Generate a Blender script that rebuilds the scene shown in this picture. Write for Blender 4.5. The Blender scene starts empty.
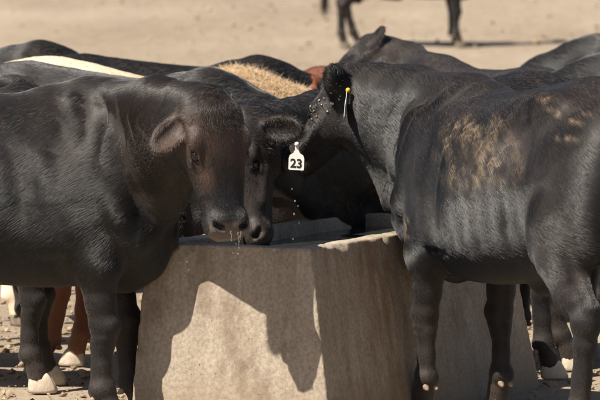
import bpy, bmesh, math, random
import numpy as np
from mathutils import Vector, Matrix

random.seed(7)
rng = np.random.default_rng(11)
S = bpy.context.scene
COL = S.collection

# ------------------------------------------------------------------ camera
FPX = 4900.0                       # focal length in pixels of the 600 px wide photograph
CAMH = 2.2
cam = bpy.data.cameras.new('camera')
cam.sensor_width = 36.0
cam.lens = 36.0 * FPX / 600.0
cam.clip_start = 0.5
cam.clip_end = 4000.0
cam.dof.use_dof = True
cam.dof.focus_distance = 19.2
cam.dof.aperture_fstop = 8.0
cam_o = bpy.data.objects.new('camera', cam)
COL.objects.link(cam_o)
cam_o.location = (0, 0, CAMH)
cam_o.rotation_euler = (math.radians(90) - math.atan(340.0 / FPX), 0, 0)
S.camera = cam_o

# ------------------------------------------------------------------ light
SUN_AZ = math.atan2(-0.76, -0.65)          # direction TO the sun (x, y): from the left and from behind the camera
SUN_EL = math.radians(53.4)
sx, sy, sz = math.sin(SUN_AZ) * math.cos(SUN_EL), math.cos(SUN_AZ) * math.cos(SUN_EL), math.sin(SUN_EL)
W = bpy.data.worlds.new('World'); S.world = W; W.use_nodes = True
nt = W.node_tree
bg = nt.nodes['Background']
sky = nt.nodes.new('ShaderNodeTexSky'); sky.sky_type = 'NISHITA'; sky.sun_disc = False
sky.sun_elevation = SUN_EL; sky.sun_rotation = SUN_AZ
sky.dust_density = 1.5
nt.links.new(sky.outputs[0], bg.inputs[0]); bg.inputs[1].default_value = 0.052
sl = bpy.data.lights.new('sun', 'SUN'); sl.energy = 5.0; sl.angle = math.radians(0.5); sl.color = (1.0, 0.93, 0.82)
so = bpy.data.objects.new('sun', sl); COL.objects.link(so)
so.rotation_euler = Vector((sx, sy, sz)).to_track_quat('Z', 'Y').to_euler()
so.location = (-8, 5, 14)
S.view_settings.view_transform = 'Standard'
S.view_settings.look = 'None'
S.view_settings.exposure = 0.80
S.view_settings.gamma = 1.0
S.render.engine = 'CYCLES'
S.cycles.max_bounces = 6

def px(u, v, y):
    """a point seen at photo pixel (u, v) that lies y metres in front of the camera"""
    t = math.atan(340.0 / FPX)
    a, b = (u - 300.0) / FPX, (200.0 - v) / FPX
    d = Vector((a, math.cos(t) + b * math.sin(t), -math.sin(t) + b * math.cos(t)))
    return Vector((0, 0, CAMH)) + d * (y / d.y)

# ------------------------------------------------------------------ node helpers
def new_mat(name):
    m = bpy.data.materials.new(name); m.use_nodes = True
    t = m.node_tree
    b = t.nodes['Principled BSDF']
    return m, t, b
def N(t, kind, **kw):
    n = t.nodes.new('ShaderNode' + kind)
    for k, v in kw.items():
        if k.startswith('i_'):
            n.inputs[k[2:].replace('_', ' ')].default_value = v
        else:
            setattr(n, k, v)
    return n
def L(t, a, b): t.links.new(a, b)
def ramp(t, src, stops):
    r = N(t, 'ValToRGB')
    e = r.color_ramp.elements
    while len(e) < len(stops): e.new(0.5)
    for i, (p, c) in enumerate(stops):
        e[i].position = p
        e[i].color = (c, c, c, 1) if isinstance(c, (int, float)) else (*c, 1)
    L(t, src, r.inputs[0])
    return r.outputs[0]
def noise(t, vec, scale, detail=4, rough=0.55, dist=0.0):
    n = N(t, 'TexNoise'); n.inputs['Scale'].default_value = scale; n.inputs['Detail'].default_value = detail
    n.inputs['Roughness'].default_value = rough; n.inputs['Distortion'].default_value = dist
    if vec is not None: L(t, vec, n.inputs['Vector'])
    return n.outputs['Fac']
def mapping(t, vec, scale=(1, 1, 1), rot=(0, 0, 0), loc=(0, 0, 0)):
    m = N(t, 'Mapping'); m.inputs['Scale'].default_value = scale; m.inputs['Rotation'].default_value = rot
    m.inputs['Location'].default_value = loc
    L(t, vec, m.inputs['Vector']); return m.outputs[0]
def mixc(t, fac, a, b):
    m = N(t, 'Mix', data_type='RGBA')
    for s, v in ((m.inputs['Factor'], fac), (m.inputs[6], a), (m.inputs[7], b)):
        if hasattr(v, 'links') or hasattr(v, 'is_linked'): L(t, v, s)
        else: s.default_value = v if isinstance(v, (int, float)) else (*v, 1)
    return m.outputs[2]
def math_(t, op, a, b=0.0, clamp=False):
    m = N(t, 'Math', operation=op); m.use_clamp = clamp
    for s, v in ((m.inputs[0], a), (m.inputs[1], b)):
        if hasattr(v, 'is_linked'): L(t, v, s)
        else: s.default_value = v
    return m.outputs[0]
def bump(t, height, strength, dist, normal=None):
    b = N(t, 'Bump'); b.inputs['Strength'].default_value = strength; b.inputs['Distance'].default_value = dist
    L(t, height, b.inputs['Height'])
    if normal is not None: L(t, normal, b.inputs['Normal'])
    return b.outputs[0]

# ------------------------------------------------------------------ vectorised noise (numpy)
def _hash(i, j, k, seed):
    h = (i * 374761393 + j * 668265263 + k * 2147483647 + seed * 1274126177) & 0xFFFFFFFF
    h = ((h ^ (h >> 13)) * 1274126177) & 0xFFFFFFFF
    return ((h ^ (h >> 16)) & 0xFFFF) / 32767.5 - 1.0
def vnoise(P, scale, seed=0):
    Q = P * scale
    I = np.floor(Q).astype(np.int64); F = Q - I
    F = F * F * (3 - 2 * F)
    out = 0
    for a in (0, 1):
        wa = F[:, 0] if a else 1 - F[:, 0]
        for b in (0, 1):
            wb = F[:, 1] if b else 1 - F[:, 1]
            for c in (0, 1):
                wc = F[:, 2] if c else 1 - F[:, 2]
                out = out + wa * wb * wc * _hash(I[:, 0] + a, I[:, 1] + b, I[:, 2] + c, seed)
    return out
def fbm(P, scale, seed=0, octaves=3):
    o, amp, tot = 0, 1.0, 0
    for i in range(octaves):
        o = o + amp * vnoise(P, scale * 2 ** i, seed + i); tot += amp; amp *= 0.5
    return o / tot
def sstep(a, b, x):
    t = np.clip((x - a) / (b - a), 0, 1); return t * t * (3 - 2 * t)

# ------------------------------------------------------------------ implicit surfaces -> one continuous mesh
def catmull(xs, ys, n=200):
    xs, ys = np.array(xs, float), np.array(ys, float)
    m = np.gradient(ys, xs)
    xq = np.linspace(xs[0], xs[-1], n)
    i = np.clip(np.searchsorted(xs, xq) - 1, 0, len(xs) - 2)
    h = xs[i + 1] - xs[i]; t = (xq - xs[i]) / h
    yq = ((2*t**3 - 3*t**2 + 1) * ys[i] + (t**3 - 2*t**2 + t) * h * m[i]
          + (-2*t**3 + 3*t**2) * ys[i + 1] + (t**3 - t**2) * h * m[i + 1])
    return xq, yq

class Field:
    def __init__(s): s.p = []
    def add(s, f, lo, hi, k=0.03, op=1):
        s.p.append((f, np.array(lo, float), np.array(hi, float), k, op))
    def cone(s, p1, p2, r1, r2, k=0.03, side=None, ratio=1.0, op=1):
        p1, p2 = np.array(p1, float), np.array(p2, float)
        rm = max(r1, r2) * max(1, ratio)
        lo, hi = np.minimum(p1, p2) - rm, np.maximum(p1, p2) + rm
        if side is not None:
            sd = np.array(side, float); sd /= np.linalg.norm(sd)
        else:
            sd = None
        ba = p2 - p1
        if sd is not None: ba = ba + (1 / ratio - 1) * (ba @ sd) * sd
        bb = max(ba @ ba, 1e-9)
        sc = min(1.0, ratio)
        def f(P):
            Q = P - p1
            if sd is not None: Q = Q + ((1 / ratio - 1) * (Q @ sd))[:, None] * sd
            t = np.clip((Q @ ba) / bb, 0, 1)
            R = Q - t[:, None] * ba
            return (np.sqrt((R * R).sum(1)) - (r1 + (r2 - r1) * t)) * sc
        s.add(f, lo, hi, k, op)
    def ell(s, c, r, k=0.03, rot=None, op=1):
        c, r = np.array(c, float), np.array(r, float)
        M = np.eye(3) if rot is None else np.array(rot, float)      # rows: local axes
        m = r.max()
        def f(P):
            Q = (P - c) @ M.T
            k0 = np.sqrt(((Q / r) ** 2).sum(1)); k1 = np.sqrt(((Q / (r * r)) ** 2).sum(1)) + 1e-6
            return np.where(k0 < 0.3, (k0 - 1) * r.min(), k0 * (k0 - 1) / k1)
        s.add(f, c - m, c + m, k, op)
    def loft(s, o, M, xs, top, bot, hw, k=0.04, n=2.3, zmid=0.5, low=0.0, up=0.0):
        """superelliptic sections along a straight axis: rows of M are axis, left, up"""
        o, M = np.array(o, float), np.array(M, float)
        tx, tt = catmull(xs, top); _, tb = catmull(xs, bot); _, tw = catmull(xs, hw)
        cr = []
        for x in (xs[0], xs[-1]):
            for y in (-max(hw), max(hw)):
                for z in (min(bot), max(top)):
                    cr.append(o + np.array([x, y, z]) @ M)
        cr = np.array(cr)
        def f(P):
            Q = (P - o) @ M.T
            x = np.clip(Q[:, 0], xs[0], xs[-1])
            t, b, w = np.interp(x, tx, tt), np.interp(x, tx, tb), np.interp(x, tx, tw)
            zc = b + zmid * (t - b)
            dz = Q[:, 2] - zc
            h = np.where(dz > 0, t - zc, zc - b)
            rel = np.clip(dz / h, -1, 1)
            ww = w * (1 - low * np.clip(-rel, 0, 1) - up * np.clip(rel, 0, 1))
            a, c = np.abs(Q[:, 1]) / ww, np.abs(dz) / h
            q = (a ** n + c ** n + 1e-9) ** (1 / n)
            # gradient-corrected distance
            rr = np.sqrt(Q[:, 1] ** 2 + dz ** 2) + 1e-6
            d = np.where(q > 0.25, (q - 1) / q * rr, -np.minimum(ww, h) * 0.7)
            dx = Q[:, 0] - x
            return np.where(dx == 0, d, np.sqrt(np.maximum(d, 0) ** 2 + dx * dx) + np.minimum(d, 0) * 0.0)
        s.add(f, cr.min(0), cr.max(0), k, 1)
    def eval(s, P, plist):
        d = np.full(len(P), 9.0)
        for (f, lo, hi, k, op) in plist:
            dd = f(P)
            if op == 1:
                h = np.clip(0.5 + 0.5 * (d - dd) / k, 0, 1)
                d = d * (1 - h) + dd * h - k * h * (1 - h)
            else:
                dd = -dd
                h = np.clip(0.5 - 0.5 * (d - dd) / k, 0, 1)
                d = d * (1 - h) + dd * h + k * h * (1 - h)
        return d
    def mesh(s, cell):
        add = [p for p in s.p if p[4] == 1]
        lo = np.min([p[1] for p in add], 0) - 0.06; hi = np.max([p[2] for p in add], 0) + 0.06
        B = 12
        nb = np.ceil((hi - lo) / (cell * B)).astype(int)
        n = nb * B
        F = np.full(n, 1.0, np.float32)
        ctr = [lo[i] + cell * (np.arange(nb[i]) * B + (B - 1) / 2) for i in range(3)]
        G = np.stack(np.meshgrid(*ctr, indexing='ij'), -1).reshape(-1, 3)
        dc = s.eval(G, s.p)
        lim = cell * B * 0.87 * 1.7 + 0.03
        half = cell * B * 0.5
        ar = np.arange(B) * cell
        loc = np.stack(np.meshgrid(ar, ar, ar, indexing='ij'), -1).reshape(-1, 3)
        idx = np.stack(np.unravel_index(np.arange(len(G)), nb), -1)
        for q in range(len(G)):
            i, j, l = idx[q] * B
            if abs(dc[q]) > lim:
                F[i:i+B, j:j+B, l:l+B] = 1.0 if dc[q] > 0 else -1.0
                continue
            c = G[q]
            pl = [p for p in s.p if np.all(p[1] - p[3] - 0.03 - half < c) and np.all(p[2] + p[3] + 0.03 + half > c)]
            if not pl: continue
            P = lo + cell * idx[q] * B + loc
            F[i:i+B, j:j+B, l:l+B] = s.eval(P, pl).reshape(B, B, B)
        return surface_nets(F, lo, cell)

def surface_nets(F, lo, cell):
    neg = F < 0
    c = [(a, b, d) for a in (0, 1) for b in (0, 1) for d in (0, 1)]
    nx, ny, nz = F.shape
    cnt = np.zeros((nx - 1, ny - 1, nz - 1), np.int8)
    for a, b, d in c: cnt += neg[a:nx-1+a, b:ny-1+b, d:nz-1+d]
    act = np.argwhere((cnt > 0) & (cnt < 8))
    val = np.stack([F[act[:, 0] + a, act[:, 1] + b, act[:, 2] + d] for a, b, d in c], 1).astype(float)
    cc = np.array(c, float)
    acc = np.zeros((len(act), 3)); num = np.zeros(len(act))
    for i in range(8):
        for j in range(i + 1, 8):
            if np.abs(cc[i] - cc[j]).sum() != 1: continue
            v0, v1 = val[:, i], val[:, j]
            m = (v0 < 0) != (v1 < 0)
            t = np.where(m, v0 / np.where(m, v0 - v1, 1), 0)
            acc += np.where(m[:, None], cc[i] + t[:, None] * (cc[j] - cc[i]), 0); num += m
    V = lo + cell * (act + acc / num[:, None])
    ID = np.full((nx - 1, ny - 1, nz - 1), -1, np.int64)
    ID[act[:, 0], act[:, 1], act[:, 2]] = np.arange(len(act))
    faces = []
    for ax in range(3):
        o1, o2 = [(1, 2), (2, 0), (0, 1)][ax]
        sl0 = [slice(None)] * 3; sl1 = [slice(None)] * 3
        sl0[ax] = slice(0, -1); sl1[ax] = slice(1, None)
        e = np.argwhere(neg[tuple(sl0)] != neg[tuple(sl1)])
        e = e[(e[:, o1] > 0) & (e[:, o2] > 0) & (e[:, o1] < F.shape[o1] - 1) & (e[:, o2] < F.shape[o2] - 1)]
        sgn = neg[e[:, 0], e[:, 1], e[:, 2]]
        q = []
        for a, b in ((-1, -1), (0, -1), (0, 0), (-1, 0)):
            w = e.copy(); w[:, o1] += a; w[:, o2] += b
            q.append(ID[w[:, 0], w[:, 1], w[:, 2]])
        q = np.stack(q, 1)
        q = np.where(sgn[:, None], q, q[:, ::-1])
        faces.append(q)
    Fc = np.concatenate(faces); Fc = Fc[(Fc >= 0).all(1)]
    return V, Fc

def vnormals(V, Q):
    n = np.cross(V[Q[:, 2]] - V[Q[:, 0]], V[Q[:, 3]] - V[Q[:, 1]])
    o = np.zeros_like(V)
    for i in range(4):
        for a in range(3): o[:, a] += np.bincount(Q[:, i], n[:, a], len(V))
    return o / (np.linalg.norm(o, axis=1)[:, None] + 1e-12)

def quad_mesh(name, V, Q, cols=None):
    me = bpy.data.meshes.new(name)
    me.vertices.add(len(V)); me.vertices.foreach_set('co', V.astype(np.float32).ravel())
    k = Q.shape[1]
    me.loops.add(Q.size); me.loops.foreach_set('vertex_index', Q.astype(np.int32).ravel())
    me.polygons.add(len(Q)); me.polygons.foreach_set('loop_start', np.arange(0, Q.size, k, dtype=np.int32))
    me.polygons.foreach_set('use_smooth', np.ones(len(Q), bool))
    me.update(calc_edges=True); me.validate()
    for nm, c in (cols or {}).items():
        at = me.attributes.new(nm, 'FLOAT_COLOR', 'POINT'); at.data.foreach_set('color', c.astype(np.float32).ravel())
    return me

def link(name, me, mat=None, parent=None):
    o = bpy.data.objects.new(name, me); COL.objects.link(o)
    if mat is not None and not me.materials: me.materials.append(mat)
    if parent is not None: o.parent = parent
    return o
def empty(name, loc, rz=0.0, rest=(0, 0)):
    o = bpy.data.objects.new(name, None); COL.objects.link(o)
    o.location = loc; o.rotation_euler = (rest[0], rest[1], rz); o.empty_display_size = 0.2
    return o
def tag(o, label=None, cat=None, group=None, kind=None):
    if label: o['label'] = label
    if cat: o['category'] = cat
    if group: o['group'] = group
    if kind: o['kind'] = kind
    return o
#@@MATERIALS
# ------------------------------------------------------------------ materials
def coat_material(name, base, bleached, dust, rough=0.62, spec=0.3):
    """short cattle hair: colours vary by the painted-in 'coat' attribute (bleached, mud, bare skin, dust)"""
    m, t, b = new_mat(name)
    at = N(t, 'Attribute', attribute_name='coat')
    sep = N(t, 'SeparateColor'); L(t, at.outputs['Color'], sep.inputs[0])
    tc = N(t, 'TexCoord')
    ob = tc.outputs['Object']
    big = noise(t, ob, 3.5, 4)
    streak = noise(t, mapping(t, ob, (60, 60, 12), (0, math.radians(28), 0)), 1.0, 3, 0.6)
    fine = noise(t, mapping(t, ob, (230, 230, 34), (0, math.radians(28), 0)), 1.0, 2, 0.6)
    clump = noise(t, mapping(t, ob, (14, 14, 6), (0, math.radians(25), 0)), 1.0, 3, 0.6)
    f1 = math_(t, 'MULTIPLY', sep.outputs[0], ramp(t, streak, [(0.3, 0.45), (0.7, 1.0)]), True)
    c = mixc(t, f1, base, bleached)
    dd = math_(t, 'MULTIPLY', at.outputs['Alpha'], ramp(t, noise(t, ob, 14, 5, 0.7), [(0.35, 0.15), (0.7, 1.0)]), True)
    c = mixc(t, dd, c, dust)
    c = mixc(t, ramp(t, big, [(0.35, 0.0), (0.7, 0.35)]), c, tuple(0.55 * x + 0.45 * y for x, y in zip(base, bleached)))
    # dried mud
    mm = math_(t, 'MULTIPLY', sep.outputs[1], 1.0, True)
    mn = noise(t, ob, 60, 4, 0.65)
    mud = mixc(t, mn, (0.14, 0.098, 0.064), (0.30, 0.225, 0.15))
    c = mixc(t, mm, c, mud)
    skin = mixc(t, noise(t, ob, 90, 2), (0.055, 0.043, 0.037), (0.15, 0.115, 0.095))
    c = mixc(t, sep.outputs[2], c, skin)
    L(t, c, b.inputs['Base Color'])
    r = math_(t, 'ADD', rough, math_(t, 'MULTIPLY', math_(t, 'MAXIMUM', mm, dd), 0.4))
    r = math_(t, 'ADD', r, math_(t, 'MULTIPLY', math_(t, 'SUBTRACT', clump, 0.5), 0.25))
    r = math_(t, 'ADD', r, math_(t, 'MULTIPLY', math_(t, 'SUBTRACT', streak, 0.5), 0.30))
    r = math_(t, 'SUBTRACT', r, math_(t, 'MULTIPLY', sep.outputs[2], 0.14))
    L(t, r, b.inputs['Roughness'])
    b.inputs['Specular IOR Level'].default_value = spec
    b.inputs['Sheen Weight'].default_value = 0.12
    b.inputs['Sheen Roughness'].default_value = 0.5
    b.inputs['Sheen Tint'].default_value = (0.9, 0.85, 0.8, 1)
    n1 = bump(t, clump, 0.10, 0.004)
    n2 = bump(t, streak, 0.35, 0.0022, n1)
    n3 = bump(t, fine, 0.40, 0.0010, n2)
    L(t, n3, b.inputs['Normal'])
    return m

BLACK = coat_material('black_coat', (0.0058, 0.0059, 0.0066), (0.085, 0.048, 0.031), (0.13, 0.10, 0.075))
TAN = coat_material('tan_coat', (0.62, 0.45, 0.28), (0.80, 0.70, 0.55), (0.5, 0.38, 0.25), 0.65, 0.25)
RED = coat_material('red_coat', (0.20, 0.062, 0.026), (0.40, 0.22, 0.13), (0.32, 0.2, 0.12), 0.6, 0.3)

def plain(name, col, rough=0.5, spec=0.5, ns=None, c2=None, bmp=0.0, ns2=None):
    m, t, b = new_mat(name)
    b.inputs['Roughness'].default_value = rough; b.inputs['Specular IOR Level'].default_value = spec
    if ns:
        ob = N(t, 'TexCoord').outputs['Object']
        f = noise(t, ob, ns, 4, 0.6)
        L(t, mixc(t, ramp(t, f, [(0.3, 0.0), (0.7, 1.0)]), col, c2), b.inputs['Base Color'])
        if bmp: L(t, bump(t, noise(t, ob, ns2 or ns * 2, 4, 0.6), 0.6, bmp), b.inputs['Normal'])
    else:
        b.inputs['Base Color'].default_value = (*col, 1)
    return m
EYE = plain('wet_eye', (0.006, 0.004, 0.004), 0.06, 0.6)
HOOF_D = plain('dusty_hoof', (0.09, 0.075, 0.06), 0.7, 0.3, 30, (0.30, 0.24, 0.18), 0.004)
HOOF_P = plain('pale_hoof', (0.42, 0.34, 0.25), 0.65, 0.3, 25, (0.60, 0.52, 0.42), 0.004)
DEWCLAW = plain('dewclaw_horn', (0.15, 0.11, 0.08), 0.7, 0.3, 40, (0.34, 0.26, 0.19), 0.003)
TAGW = plain('white_plastic', (0.78, 0.77, 0.72), 0.4, 0.5, 60, (0.70, 0.68, 0.62))
TAGY = plain('yellow_plastic', (0.75, 0.42, 0.03), 0.4, 0.5)
INK = plain('black_ink', (0.02, 0.02, 0.02), 0.6, 0.3)
MUDL = plain('dried_mud', (0.36, 0.27, 0.18), 0.9, 0.2, 40, (0.62, 0.52, 0.40), 0.004)
HAIRB = plain('black_hair', (0.011, 0.0095, 0.009), 0.4, 0.5, 20, (0.045, 0.028, 0.02))
HAIRT = plain('tan_hair', (0.60, 0.42, 0.24), 0.7, 0.25, 20, (0.76, 0.60, 0.41))
#@@COW
# ------------------------------------------------------------------ cattle
def unit(v):
    v = np.array(v, float); return v / np.linalg.norm(v)

TRUNK = dict(
    x=[-1.42, -1.33, -1.18, -1.02, -0.85, -0.60, -0.35, -0.15, 0.00, 0.12, 0.22, 0.31],
    t=[1.19, 1.265, 1.315, 1.335, 1.32, 1.305, 1.30, 1.315, 1.33, 1.30, 1.23, 1.12],
    b=[1.02, 0.88, 0.76, 0.69, 0.64, 0.585, 0.555, 0.55, 0.56, 0.58, 0.62, 0.72],
    w=[0.09, 0.18, 0.245, 0.265, 0.265, 0.30, 0.315, 0.29, 0.25, 0.215, 0.17, 0.10])

def bez(p, t):
    p = [np.array(q, float) for q in p]
    return (1-t)**3*p[0] + 3*(1-t)**2*t*p[1] + 3*(1-t)*t*t*p[2] + t**3*p[3]

class Cow:
    """local frame: x forward, y left, z up, origin on the ground between the fore hooves"""
    def __init__(s, poll, muzzle, nose_dir, roll=0.0, ears=((0, 0), (0, 0)), rump_up=0.0, legs=None, scale_h=1.0,
                 neck_r=(0.27, 0.125), brisket=1.0, neck_bend=None, neck_c2=None, mouth_open=0.0, detail=True, girth=1.0, head_w=1.0):
        s.detail = detail; s.head_w = head_w
        s.F = Field(); F = s.F
        T = TRUNK
        top = [t + rump_up * float(sstep(-0.3, -1.0, np.array(x))) for x, t in zip(T['x'], T['t'])]
        F.loft((0, 0, 0), np.eye(3), T['x'], top, T['b'], [w * girth for w in T['w']], 0.05, 2.35, 0.47, 0.12, 0.10)
        s.legs = legs or [dict() for _ in range(4)]
        # withers, shoulders, hooks, rump
        F.ell((-0.04, 0, 1.27), (0.20, 0.07, 0.07), 0.08)
        for sg in (1, -1):
            a = math.radians(-16)
            R = np.array([[math.cos(a), 0, math.sin(a)], [0, 1, 0], [-math.sin(a), 0, math.cos(a)]])
            F.ell((0.03, sg * 0.175, 0.96), (0.15, 0.085, 0.27), 0.08, R)
            F.ell((0.15, sg * 0.15, 0.80), (0.11, 0.085, 0.12), 0.05)
            F.ell((-0.14, sg * 0.19, 0.80), (0.14, 0.07, 0.12), 0.05)          # triceps
            F.ell((-1.00, sg * 0.215, 1.235 + rump_up), (0.10, 0.03, 0.04), 0.12)    # hook bone
            F.ell((-1.18, sg * 0.165, 0.98), (0.22, 0.125, 0.30), 0.06)
            F.ell((-1.32, sg * 0.09, 0.98), (0.09, 0.08, 0.24), 0.06)
            F.ell((-1.00, sg * 0.19, 0.80), (0.13, 0.09, 0.15), 0.05)          # stifle
            F.ell((0.035, sg * 0.175, 0.69), (0.075, 0.062, 0.12), 0.035)             # forearm
            F.ell((-1.12, sg * 0.195, 0.63), (0.085, 0.058, 0.13), 0.035)            # gaskin
            F.cone((-0.06, sg * 0.115, 1.265), (0.11, sg * 0.225, 0.86), 0.028, 0.045, 0.05)   # blade of the shoulder
            F.cone((-1.04, sg * 0.18, 1.20 + rump_up), (-1.34, sg * 0.11, 1.13 + rump_up * 0.5), 0.03, 0.04, 0.06)
            # hollows: behind the shoulder, flank, before the thigh, neck to shoulder, elbow crease
            F.ell((-0.235, sg * 0.365, 0.97), (0.07, 0.07, 0.27), 0.07, None, -1)
            F.ell((-0.80, sg * 0.335, 1.12), (0.13, 0.08, 0.10), 0.08, None, -1)
            F.ell((-0.80, sg * 0.355, 0.73), (0.10, 0.09, 0.14), 0.07, None, -1)
            F.ell((-0.09, sg * 0.275, 0.665), (0.10, 0.05, 0.022), 0.04, None, -1)
        # legs
        s.feet = []
        for i, (sg, fore) in enumerate(((1, 1), (-1, 1), (1, 0), (-1, 0))):
            lg = s.legs[i]; dx = lg.get('dx', 0.0); dy = lg.get('dy', 0.0)
            if fore:
                y = sg * 0.165
                ch = [(-0.03, y, 0.82, 0.115), (0.01, y, 0.66, 0.092), (0.03, y, 0.50, 0.058), (0.045, y, 0.41, 0.053),
                      (0.04, y, 0.345, 0.041), (0.035, y, 0.25, 0.033), (0.04, y, 0.165, 0.043), (0.06, y, 0.105, 0.039), (0.07, y, 0.065, 0.046)]
            else:
                y = sg * 0.185
                ch = [(-1.08, y, 0.86, 0.150), (-1.09, y, 0.72, 0.115), (-1.19, y, 0.57, 0.056), (-1.255, y, 0.49, 0.052),
                      (-1.245, y, 0.40, 0.043), (-1.225, y, 0.28, 0.036), (-1.21, y, 0.165, 0.044), (-1.185, y, 0.105, 0.040), (-1.175, y, 0.065, 0.046)]
            pts = []
            for (x, yy, z, r) in ch:
                w = (1 - min(z, 0.85) / 0.85)
                pts.append((np.array([x + dx * w, yy + dy * w, z]), r))
            for (p, r), (q, r2) in zip(pts, pts[1:]):
                F.cone(p, q, r, r2, 0.022 if p[2] < 0.55 else 0.035, (0, 1, 0), 0.86 if p[2] > 0.5 else 0.92)
            kn = pts[3][0]
            if fore:
                F.ell(kn + (0.020, 0, 0.0), (0.040, 0.054, 0.050), 0.015)
                F.ell(kn + (0.0, 0, -0.045), (0.040, 0.048, 0.022), 0.015)
                F.ell(kn + (-0.03, 0, 0.02), (0.028, 0.03, 0.04), 0.02)
            else:
                F.cone(kn + (-0.045, 0, 0.055), kn + (-0.03, 0, -0.02), 0.026, 0.026, 0.03)          # point of hock
                F.cone(kn + (-0.045, 0, 0.055), pts[1][0] + (-0.11, 0, -0.02), 0.018, 0.028, 0.03)    # tendon
                F.ell(kn + (0.012, 0, -0.005), (0.04, 0.054, 0.05), 0.025)
            F.cone(pts[4][0] + (-0.028, 0, 0), pts[6][0] + (-0.03, 0, 0.01), 0.017, 0.02, 0.02)      # flexor tendon
            F.ell(pts[6][0] + (-0.02, 0, -0.005), (0.036, 0.04, 0.035), 0.02)
            s.feet.append((pts[8][0], pts[6][0], fore))
        # tail
        tz = rump_up
        tl = [(-1.36, 0, 1.25 + tz, 0.05), (-1.44, 0, 1.19 + tz, 0.036), (-1.475, 0.005, 1.05, 0.028), (-1.485, 0.0, 0.85, 0.022), (-1.48, -0.01, 0.62, 0.017)]
        for a, b in zip(tl, tl[1:]): F.cone(a[:3], b[:3], a[3], b[3], 0.03)
        # sheath
        F.cone((-0.62, 0, 0.58), (-0.80, 0, 0.60), 0.05, 0.05, 0.06)
        s.head(poll, muzzle, nose_dir, roll, ears, mouth_open, head_w)
        # neck
        e = s.hp(0.045, 0, -0.130)
        back = -s.ax * 0.0
        base = np.array([0.02, 0, 1.03])
        c1 = base + np.array([0.30, 0, 0.03])
        hor = e - base
        c2 = e - unit(np.array([hor[0], hor[1], hor[2] * 0.6]) * 0.6 + 0.35 * np.array([s.nd[0], s.nd[1], 0])) * 0.22
        if neck_bend is not None: c2 = c2 + np.array(neck_bend)
        if neck_c2 is not None: c2 = np.array(neck_c2, float)
        s.neck = [base, c1, c2, e]
        M = 7
        for i in range(M):
            t0, t1 = i / M, (i + 1) / M
            a, b = bez(s.neck, t0), bez(s.neck, t1)
            f = lambda t: neck_r[0] + (neck_r[1] - neck_r[0]) * (t ** 0.8)
            tm = 0.5 * (t0 + t1)
            sd = unit((1 - tm) * np.array([0, 1, 0]) + tm * s.lf)
            tg = unit(b - a); sd = unit(sd - (sd @ tg) * tg)
            F.cone(a, b, f(t0), f(t1), 0.05, sd, 0.62 + 0.13 * tm)
        # crest, brisket and dewlap
        up0, up1 = np.array([-0.02, 0, 1.27]), s.hp(0.0, 0, -0.06)
        cm = bez(s.neck, 0.5)
        sd = unit(np.array([0, 1, 0]) + s.lf)
        F.cone(up0, 0.5 * (up0 + up1) * 0.5 + 0.5 * (cm + np.array([0, 0, 0.15])), 0.075, 0.085, 0.07)
        F.cone(0.5 * (up0 + up1) * 0.5 + 0.5 * (cm + np.array([0, 0, 0.15])), up1, 0.085, 0.075, 0.07)
        thr = s.hp(0.13, 0, -0.21)
        br = np.array([0.15 + 0.10 * brisket, 0, 0.67])
        mid = 0.5 * (thr + br) + (0.25 * brisket - 0.12) * (np.array([thr[0], thr[1], br[2]]) - 0.5 * (thr + br))
        F.cone((0.10, 0, 0.63), br, 0.10, 0.08, 0.07, (0, 1, 0), 0.8)
        F.cone(br, mid, 0.07, 0.04, 0.07, (0, 1, 0), 0.55)
        F.cone(mid, thr, 0.04, 0.04, 0.06, (0, 1, 0), 0.6)

    def hp(s, a, l, n):
        return s.hs * (a * s.ax + l * s.lf + n * s.up) + s.poll
    def head(s, poll, muzzle, nose_dir, roll, ears, mouth_open, head_w):
        F = s.F
        poll, muzzle = np.array(poll, float), np.array(muzzle, float)
        s.poll = poll; ax = unit(muzzle - poll); s.ax = ax
        s.hs = np.linalg.norm(muzzle - poll) / 0.50
        nd = unit([nose_dir[0], nose_dir[1], 0]); s.nd = nd
        lf = np.array([-nd[1], nd[0], 0]); lf = unit(lf - (lf @ ax) * ax)
        up = np.cross(ax, lf)
        c, sn = math.cos(roll), math.sin(roll)
        lf, up = c * lf + sn * up, c * up - sn * lf
        s.lf, s.up = lf, up
        M = np.stack([ax, lf, up]); h = s.hs
        xs = np.array([-0.045, 0.0, 0.07, 0.14, 0.20, 0.27, 0.34, 0.41, 0.46, 0.495, 0.52]) * h
        tp = np.array([-0.035, 0.000, 0.018, 0.016, 0.006, -0.010, -0.020, -0.024, -0.024, -0.036, -0.060]) * h
        bt = np.array([-0.11, -0.155, -0.20, -0.222, -0.215, -0.195, -0.172, -0.152, -0.140, -0.130, -0.105]) * h
        hw = np.array([0.055, 0.092, 0.112, 0.113, 0.104, 0.088, 0.074, 0.070, 0.078, 0.072, 0.046]) * h * head_w
        F.loft(poll, M, list(xs), list(tp), list(bt), list(hw), 0.03, 2.5, 0.56, 0.30, 0.08)
        P = s.hp
        s.eyes = []
        for sg in (1, -1):
            F.ell(P(0.138, sg * 0.088 * head_w, -0.012), np.array([0.042, 0.026, 0.018]) * h, 0.03, M)       # brow
            F.ell(P(0.15, sg * 0.080, -0.125), np.array([0.085, 0.035, 0.085]) * h, 0.035, M)     # cheek muscle
            F.cone(P(0.215, sg * 0.094, -0.072), P(0.33, sg * 0.070, -0.075), 0.022 * h, 0.018 * h, 0.03)   # facial crest
            F.ell(P(0.455, sg * 0.046, -0.055), np.array([0.042, 0.030, 0.034]) * h, 0.025, M)    # nostril wing
            F.ell(P(0.445, sg * 0.045, -0.105), np.array([0.05, 0.034, 0.03]) * h, 0.025, M)      # upper lip
            # eye socket and lids
            hwf = head_w
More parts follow.
